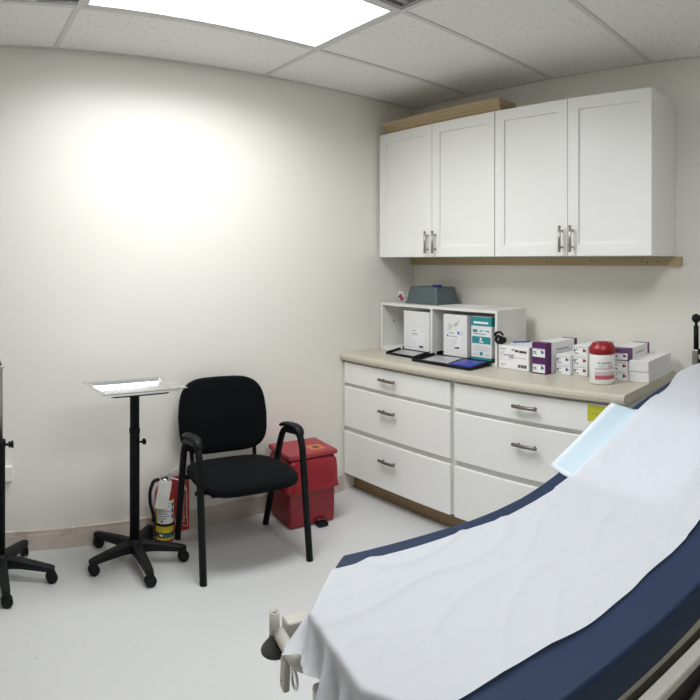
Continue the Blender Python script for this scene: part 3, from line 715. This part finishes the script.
def strap(bm, pts, hw, th):
    rr = []
    for q in pts: q = Vector(q); rr.append([bm.verts.new(q+Vector((0, s*hw, z))) for s, z in ((-1, 0), (1, 0), (1, th), (-1, th))])
    for u, v in zip(rr, rr[1:]):
        for i in range(4): bm.faces.new([u[i], u[(i+1) % 4], v[(i+1) % 4], v[i]])
    bm.faces.new(rr[0]); bm.faces.new(rr[-1])
strap(p, [(-.020, 0, .319), (.01, 0, .322), (.045, 0, .344), (.072, 0, .364)], .010, .004); obj('squeeze_lever', p, 'steel', t)
p = NB(); strap(p, [(.018, 0, .304), (.045, 0, .304), (.075, 0, .292)], .009, .004); obj('carry_handle', p, 'steel', t)
p = NB(); tube(p, bend([(-.028, 0, .308), (-.060, -.004, .306), (-.082, -.012, .26), (-.082, -.016, .20), (-.070, -.020, .16), (-.062, -.016, .135)], .05), .0085, 12); lathe(p, [(.0095, .136), (.012, .118), (.012, .112)], -.062, -.016, 12); obj('hose', p, 'blackp', t)
p = NB(); MT = Matrix.Translation((-.026, -.062, .268)) @ Matrix.Rotation(.24, 4, 'Y') @ Matrix.Rotation(-.10, 4, 'X')
bx(p, -.034, .034, -.0008, .0008, -.082, .052, mtx=MT)
for z in (.030, .018, .004, -.010, -.024, -.038, -.052): bx(p, -.026, random.uniform(0, .026), -.0014, -.0008, z, z+.004, 1, mtx=MT)
tube(p, [MT @ Vector((0, -.001, .046)), Vector((-.004, -.028, .300))], .0012, 6, mi=1)
obj('inspection_tag', p, ['tagp', 'inkl'], t)
# red arrow sign on the wall
t = thing('arrow_sign', 'red fire extinguisher sign with a white arrow behind the chair leg', 'sign', (-1.692, -.0165, .006))
p = NB(); bx(p, -.050, .050, -.0025, .0, 0, .285, mtx=Matrix.Translation((0, 0, 0))); obj('sign_panel', p, 'signred', t)
p = NB(); yy = -.0034
def flat(pts, mi=0):
    v = [p.verts.new((x, yy, z)) for x, z in pts]; u = [p.verts.new((x, yy+.0006, z)) for x, z in pts]
    p.faces.new(v).material_index = mi; p.faces.new(u[::-1]).material_index = mi
    for i in range(len(pts)): p.faces.new([v[i], u[i], u[(i+1) % len(pts)], v[(i+1) % len(pts)]]).material_index = mi
flat([(-.006, .205), (.038, .205), (.016, .262)])
flat([(-.004, .200), (.000, .200), (.000, .070), (-.004, .070)]); flat([(.034, .200), (.038, .200), (.038, .070), (.034, .070)])
flat([(-.030, .062), (.042, .062), (.042, .066), (-.030, .066)]); flat([(-.030, .018), (-.026, .018), (-.026, .062), (-.030, .062)]); flat([(.038, .018), (.042, .018), (.042, .062), (.038, .062)])
flat([(-.030, .014), (.006, .030), (.042, .014), (.042, .018), (.006, .034), (-.030, .018)])
text_into(p, 'EXTINGUISHER', .0185, Matrix.Translation((.017, yy, .135)) @ Matrix.Rotation(PI/2, 4, 'X') @ Matrix.Rotation(PI/2, 4, 'Z'))
text_into(p, 'FIRE', .022, Matrix.Translation((.006, yy, .048)) @ Matrix.Rotation(PI/2, 4, 'X'))
obj('arrow_print', p, 'signwhite', t)

# ------------------------------------------------------------------ exam bed (local x along the bed from foot to head, local y towards the cabinets)
CX_, CY_ = -2.906, -2.88
BA = math.atan2(-.2425, .970)
S0, V0 = 1.40, 1.046
bc = Matrix.Rotation(BA, 3, 'Z') @ Vector((S0, V0, 0))
BED = thing('exam_bed', 'wheeled exam bed with a navy mattress and raised backrest', 'exam bed', (CX_+bc.x, CY_+bc.y, 0), BA)
def bl(s, v, z): return Vector((s-S0, v-V0, z))
ZT, TH = .658, .080
VN, VF = .712, 1.386
PROFILE = [(-1, .658), (1.02, .658), (1.12, .663), (1.22, .674), (1.30, .690), (1.38, .712), (1.48, .747), (1.58, .785), (1.70, .829), (1.80, .861), (1.90, .885), (2.0, .906), (2.10, .923), (2.20, .931), (2.36, .933), (3, .933)]
def top_z(s):
    for (a, za), (c, zc) in zip(PROFILE, PROFILE[1:]):
        if a <= s <= c:
            k = (s-a)/(c-a); return za+(zc-za)*k
    return PROFILE[-1][1]
def top_n(s):
    d = (top_z(s+.02)-top_z(s-.02))/.04; l = math.hypot(1, d); return (-d/l, 1/l)
CH_S, CH_V = .165, .212              # chamfered foot corners
SF, SH_ = .458, 2.36
def foot_s(v):
    e = .0
    if v > VF-CH_V: e = (v-(VF-CH_V))/CH_V*CH_S
    if v < VN+CH_V: e = max(e, ((VN+CH_V)-v)/CH_V*CH_S)
    k = max(0, (v-(VF-CH_V))/CH_V, ((VN+CH_V)-v)/CH_V)
    return SF+e+.010*min(1, k)**9
# mattress
def mattress():
    p = NB()
    ss = [0, .0015, .003, .0045, .0065, .010]+[.010+.98*i/56 for i in range(1, 57)]+[.9935, .9955, .997, .9985, 1]
    W = VF-VN; ed = [0, .0015, .004, .007, .0105, .014]
    vl = [VN+e for e in ed]+[VN+.014+(W-.028)*i/22 for i in range(1, 22)]+[VF-e for e in ed[::-1]]
    nv = len(vl)-1; n_s = len(ss)-1
    def rows(off_top):
        out = []
        for j in range(nv+1):
            # the cross direction with rounded long edges
            v = vl[j]; r = []
            for k in ss:
                s = foot_s(v)+(SH_-foot_s(v))*k
                r.append((s, v))
            out.append(r)
        return out
    g = rows(0); up = []; dn = []
    for row in g:
        u = []; d = []
        for (s, v) in row:
            nx, nz = top_n(s); e = min(v-VN, VF-v, (s-foot_s(v))*1.0, SH_-s)
            R = .012; drop = 0
            if e < R: drop = R-math.sqrt(max(0, R*R-(R-e)**2))
            zt = top_z(s)
            u.append(p.verts.new(bl(s-nx*drop, v, zt-nz*drop)))
            d.append(p.verts.new(bl(s-nx*TH, v, zt-nz*TH)))
        up.append(u); dn.append(d)
    for a, c, flip in ((up, None, 0), (dn, None, 1)):
        for j in range(nv):
            for i in range(n_s):
                q = [a[j][i], a[j][i+1], a[j+1][i+1], a[j+1][i]]; p.faces.new(q if not flip else q[::-1]).smooth = True
    for i in range(n_s):
        p.faces.new([up[0][i], dn[0][i], dn[0][i+1], up[0][i+1]]); p.faces.new([up[nv][i], up[nv][i+1], dn[nv][i+1], dn[nv][i]])
    for j in range(nv):
        p.faces.new([up[j][0], up[j+1][0], dn[j+1][0], dn[j][0]]); p.faces.new([up[j][n_s], dn[j][n_s], dn[j+1][n_s], up[j+1][n_s]])
    return p
obj('mattress', mattress(), 'navy', BED)
# refine rounded edges: extra columns are cheap, so a soft bevel on the long rims
md = bpy.data.objects['mattress'].modifiers.new('soft', 'BEVEL'); md.width = .006; md.segments = 3; md.limit_method = 'ANGLE'; md.angle_limit = math.radians(40)
# deck under the mattress: flat seat deck and raised back deck
p = NB(); prism(p, [tuple(bl(s, v, 0)[:2]) for s, v in ((SF+CH_S, VN+.008), (1.26, VN+.008), (1.26, VF-.008), (SF+CH_S, VF-.008), (SF+.012, VF-CH_V), (SF+.012, VN+CH_V))], .5545, .5765, bevel=.003); obj('seat_deck', p, 'grey_enamel', BED)
p = NB(); pr = [(1.30, .05), (1.48, .05), (1.70, .05), (1.90, .05), (2.10, .05), (2.34, .05)]
lo = []; hi = []
for s, _ in pr:
    nx, nz = top_n(s); z = top_z(s)
    for lst, k in ((hi, TH+.003), (lo, TH+.022)): lst.append([p.verts.new(bl(s-nx*k, v, z-nz*k)) for v in (VN+.008, VF-.008)])
for i in range(len(pr)-1):
    p.faces.new([hi[i][0], hi[i+1][0], hi[i+1][1], hi[i][1]]); p.faces.new([lo[i][0], lo[i][1], lo[i+1][1], lo[i+1][0]])
    for k in (0, 1): p.faces.new([hi[i][k], hi[i+1][k], lo[i+1][k], lo[i][k]])
p.faces.new([hi[0][0], hi[0][1], lo[0][1], lo[0][0]]); p.faces.new([hi[-1][0], hi[-1][1], lo[-1][1], lo[-1][0]])
obj('back_deck', p, 'grey_enamel', BED)
# side frame beams, near one seen at the lower right
def beam(s0, s1, v0, v1, z0, z1, m, name, r=.006):
    p = NB(); a = bl(s0, v0, z0); c = bl(s1, v1, z1); rbx(p, a.x, c.x, a.y, c.y, a.z, c.z, r, 3); return obj(name, p, m, BED)
beam(.60, 2.22, .676, .710, .526, .550, 'beige', 'side_rail')
beam(.46, 2.30, 1.322, 1.366, .508, .5535, 'beige', 'side_rail')
beam(.52, 2.26, .735, .765, .500, .552, 'grey_enamel', 'frame_beam'); beam(.52, .56, .765, 1.322, .500, .552, 'grey_enamel', 'frame_beam'); beam(2.22, 2.26, .765, 1.322, .500, .552, 'grey_enamel', 'frame_beam')
# foot end: pole socket, bumper, end tube, lever, ring
p = NB(); c = bl(.438, 1.352, 0)
lathe(p, [(.0085, .55), (.0085, .572), (.0125, .572), (.0125, .506), (.0085, .506)], c.x, c.y, 22); lathe(p, [(.0084, .5645), (.0084, .565)], c.x, c.y, 16, mi=1); obj('pole_socket', p, ['beige', 'ink'], BED)  # black disc colours in the shade down the socket hole
p = NB(); lathe(p, [(.011, .520), (.013, .514), (.016, .508), (.023, .500), (.0305, .490), (.0325, .484), (.0315, .480), (.010, .479)], c.x-.002, c.y-.006, 30); obj('rubber_bumper', p, 'rubber', BED)
p = NB(); tube(p, bend([bl(.446, 1.334, .526), bl(.448, 1.215, .526), bl(.535, 1.195, .526)], .03), .0155, 14)
bmesh.ops.create_icosphere(p, subdivisions=2, radius=.016, matrix=Matrix.Translation(bl(.446, 1.332, .526)))
obj('end_tube', p, 'beige', BED)
p = NB(); tube(p, bend([bl(.446, .758, .526), bl(.448, .877, .526), bl(.535, .897, .526)], .03), .0155, 14); obj('end_tube', p, 'beige', BED)
p = NB(); MB = Matrix.Translation(bl(.440, 1.272, .500)) @ Matrix.Rotation(.10, 4, 'X')
rbx(p, -.010, .006, -.015, .015, -.062, .010, .005, 3); bmesh.ops.transform(p, matrix=MB, verts=p.verts); tube(p, [MB @ Vector((-.002, 0, .004)), bl(.446, 1.268, .528)], .008, 8); lathe(p, [(.003, -.0104), (.003, -.0098)], seg=10, mi=1, axis='x', mtx=MB @ Matrix.Translation((0, 0, -.040))); obj('release_lever', p, ['grey_enamel', 'ink'], BED)
p = NB(); pts = [bl(.445, 1.232+.017*math.cos(a), .488+.020*math.sin(a)) for a in [k*2*PI/20 for k in range(20)]]; pts.append(pts[0]); tube(p, pts, .0036, 8, caps=False); tube(p, [bl(.445, 1.232, .508), bl(.446, 1.232, .528)], .004, 8); obj('ring', p, 'steel', BED)
p = NB(); a = bl(.466, .90, .36); c = bl(.519, 1.186, .506); rbx(p, a.x, c.x, a.y, c.y, a.z, c.z, .008, 2); hb = obj('control_housing', p, 'beige', BED)
p = NB(); fx = a.x-.0006; bx(p, fx, fx+.0005, c.y-.150, c.y-.010, .400, .496)
for k in range(9):
    z = .490-k*.0095; y0_ = c.y-.016
    for q in range(5):
        l = random.uniform(.010, .026); bx(p, fx-.0004, fx, y0_-l, y0_, z-.0022, z, 1); y0_ -= l+.004
        if y0_ < c.y-.125: break
o = obj('instruction_plate', p, ['label', 'inkg'], hb)
# undercarriage
beam(.72, 2.12, .80, 1.30, .20, .30, 'chassis', 'base_cover', .02)
beam(.60, 2.20, .690, .732, .22, .5235, 'chassis', 'side_skirt', .006)
p = NB(); tube(p, bend([bl(.90, .680, .38), bl(1.02, .677, .455), bl(1.20, .677, .480), bl(1.40, .680, .45)], .12, 8), .010, 10); obj('hose', p, 'hose', BED)
for s in (1.0, 1.85):
    p = NB(); a = bl(s, 1.046, .3); rbx(p, a.x-.06, a.x+.06, a.y-.09, a.y+.09, .3005, .4995, .01, 2); obj('lift_column', p, 'grey_enamel', BED)
for s in (.80, 2.04):
    for v in (.83, 1.27):
        p = NB(); c = bl(s, v, 0)
        lathe(p, [(.045, -.014), (.06, -.010), (.06, .010), (.045, .014)], seg=24, axis='y', mtx=Matrix.Translation((c.x, c.y, .0602))); tube(p, [(c.x, c.y+.02, .06), (c.x, c.y+.02, .15), (c.x, c.y, .199)], .010, 8); obj('caster', p, 'rubber', BED)

# light blue underpad between mattress and paper, hanging out on the far side
p = NB(); ns, nv = 20, 30; g = []
for i in range(ns+1):
    row = []
    for j in range(nv+1):
        k, q = i/ns, j/nv
        v = .95+q*.475
        s = 1.375+k*.40-.055*max(0, q-.8)/.2*k+.015*max(0, q-.8)/.2*(1-k)
        nx, nz = top_n(s); z = top_z(s)
        h = .0028
        if v > VF-.03: h += (v-(VF-.03))*(.10+.50*k)+.002*math.sin(k*9)*(v-VF)*10
        row.append((bl(s+nx*h, v, z+nz*h), k, q))
    g.append(row)
vs = [[p.verts.new(c[0]) for c in r] for r in g]
for i in range(ns):
    for j in range(nv):
        f = p.faces.new([vs[i][j], vs[i+1][j], vs[i+1][j+1], vs[i][j+1]]); f.smooth = True
        f.material_index = 1 if (i == 0 or j == nv-1) else 0
o = obj('underpad', p, ['padblue', 'padwhite'], loc=BED.location, rotz=BA); tag(o, 'pale blue disposable underpad poking out beside the raised backrest', 'underpad')
md = o.modifiers.new('thick', 'SOLIDIFY'); md.thickness = .0016; md.offset = -1

# white paper roll sheet over the mattress, draped over the foot end
p = NB(); nw = 56; ns = 150
near_pts = [(.45, .816), (.60, .822), (.70, .825), (.84, .814), (1.0, .824), (1.10, .834), (1.24, .828), (1.40, .826), (1.7, .84), (2.4, .85)]
def near_v(s):
    for (a, va), (c, vc) in zip(near_pts, near_pts[1:]):
        if a <= s <= c:
            k = (s-a)/(c-a); return va+(vc-va)*k*k*(3-2*k)
    return near_pts[0][1] if s < near_pts[0][0] else near_pts[-1][1]
def far_v(s):
    k = min(1, max(0, (s-1.84)/.22)); return 1.320+.003*math.sin(s*9)+.002*math.sin(s*23)+.052*k*k*(3-2*k)
def wr(s, v):
    q = Vector((s*1.5+v*1.6, v*5-s*2.6, 0)); n1 = noise.noise(q*1.6); n2 = noise.noise(Vector((s*4, v*7, 3.1))*2.2)
    ridge = max(0, 1-abs(n1)*7)
    return .0012+.0050*ridge*max(0, .5+noise.noise(Vector((s*2, v*2, 7)))*1.2)+.0012*(n2+.6)
HANG = 12
rows = []
for i in range(-HANG, ns+1):
    row = []
    for j in range(nw+1):
        q = j/nw
        if i >= 0:
            k = (i/ns)**1.35
            v0 = near_v(.46+k*1.9) if i > 0 else near_v(.5)
            v = v0+(far_v(.46+k*1.85)-v0)*q
            sf = foot_s(v)-.004; s = sf+(2.335-sf)*k
            nx, nz = top_n(s); h = .0050+wr(s, v)
            if 1.30 < s < 1.86: h += .0045
            kk = min(1, max(0, (s-1.60)/.25)); h += .016*kk*kk*(3-2*kk)*min(1, max(0, (v-1.0)/.2))
            e = min(VF-v, s-foot_s(v)+.004); R = .012; drop = 0
            if e < R: drop = (R-math.sqrt(max(0, R*R-(R-max(0, e))**2)))*.85
            row.append(bl(s+nx*h, v, top_z(s)+nz*h-drop))
        else:
            k = -i/HANG
            v0 = near_v(.5); v = v0+(far_v(.46)-v0)*q
            s1 = foot_s(v)-.004
            # gathered corner: the free end swings out and in towards the middle
            vb = v0+.010+(1.226-v0-.010)*q
            sb = .434+.018*math.sin(q*34)+.007*math.sin(q*71+1)-.010*max(0, .3-q)
            kc = max(0, (q-.62)/.38); sb -= .027*kc
            ease = k**1.1
            s = s1+(sb-s1)*ease; vv = v+(vb-v)*ease
            ztop = .658+.004-.012*.85
            zb = .574+.006*math.sin(q*9+1)+.018*math.exp(-((q-.76)/.16)**2)-(.010*max(0, q-.85)/.15)
            z = ztop+(zb-ztop)*(k**.95)
            amp = (.010-.008*kc)*k*math.sin(q*46+2*k)
            row.append(bl(s+amp, vv, z))
    rows.append(row)
vs = [[p.verts.new(c) for c in r] for r in rows]
for a, c in zip(vs, vs[1:]):
    for j in range(nw): p.faces.new([a[j], c[j], c[j+1], a[j+1]]).smooth = True
o = obj('exam_paper', p, 'paper', loc=BED.location, rotz=BA); tag(o, 'white crepe paper sheet spread over the navy exam bed', 'exam paper')

# equipment stand at the head of the bed
GX, GY = -.200, -2.014
t = thing('equipment_stand', 'black knobbed post stand behind the head of the exam bed', 'stand', (GX, GY, 0))
p = NB(); lathe(p, [(.155, 0), (.16, .004), (.16, .014), (.03, .03), (.022, .05)], GX, GY, 32); obj('stand_base', p, 'blackm', t, True)
p = NB(); lathe(p, [(.014, .05), (.014, .80)], GX, GY, 18); obj('pole', p, 'steel', t, True)
p = NB(); rbx(p, GX-.016, GX+.016, GY-.014, GY+.016, .80, .985, .004, 2); obj('clamp_plate', p, 'nickel', t, True)
p = NB(); tube(p, [(GX, GY, .9852), (GX, GY, 1.095)], .0125, 14); obj('upper_rod', p, 'blackm', t, True)
p = NB(); bmesh.ops.create_icosphere(p, subdivisions=3, radius=.022, matrix=Matrix.Translation((GX, GY, 1.131))); lathe(p, [(.008, 1.094), (.007, 1.112)], GX, GY, 14); obj('knob', p, 'blackp', t, True, smooth=True)
for z in (.975, .925):
    p = NB(); rbx(p, GX-.012, GX+.012, GY-.075, GY-.0145, z-.014, z+.014, .004, 2); obj('side_clamp', p, 'blackp', t, True)

# ------------------------------------------------------------------ camera: a phone panorama (cylindrical projection)
F, T0, YH = 600., .1008, 261.5
cam = bpy.data.cameras.new('camera'); co = bpy.data.objects.new('camera', cam); COL.objects.link(co)
co.location = (CX_, CY_, 1.40); co.rotation_euler = (PI/2, 0, -(350/F+T0))
cam.type = 'PANO'; cam.panorama_type = 'CENTRAL_CYLINDRICAL'
cam.central_cylindrical_range_u_min = -350/F; cam.central_cylindrical_range_u_max = 350/F
cam.central_cylindrical_range_v_min = -(700-YH)/F; cam.central_cylindrical_range_v_max = YH/F
cam.central_cylindrical_radius = 1.0
cam.clip_start = .01; cam.clip_end = 50
S.camera = co
w = bpy.data.worlds.new('world'); S.world = w; w.use_nodes = True
w.node_tree.nodes['Background'].inputs[0].default_value = (0, 0, 0, 1)
S.view_settings.view_transform = 'Standard'; S.view_settings.look = 'None'; S.view_settings.gamma = 1
S.view_settings.exposure = 0.0
try: S.view_settings.use_curve_mapping = False
except Exception: pass
S.cycles.max_bounces = 10; S.cycles.diffuse_bounces = 6; S.cycles.use_denoising = True
S.cycles.sample_clamp_indirect = 6
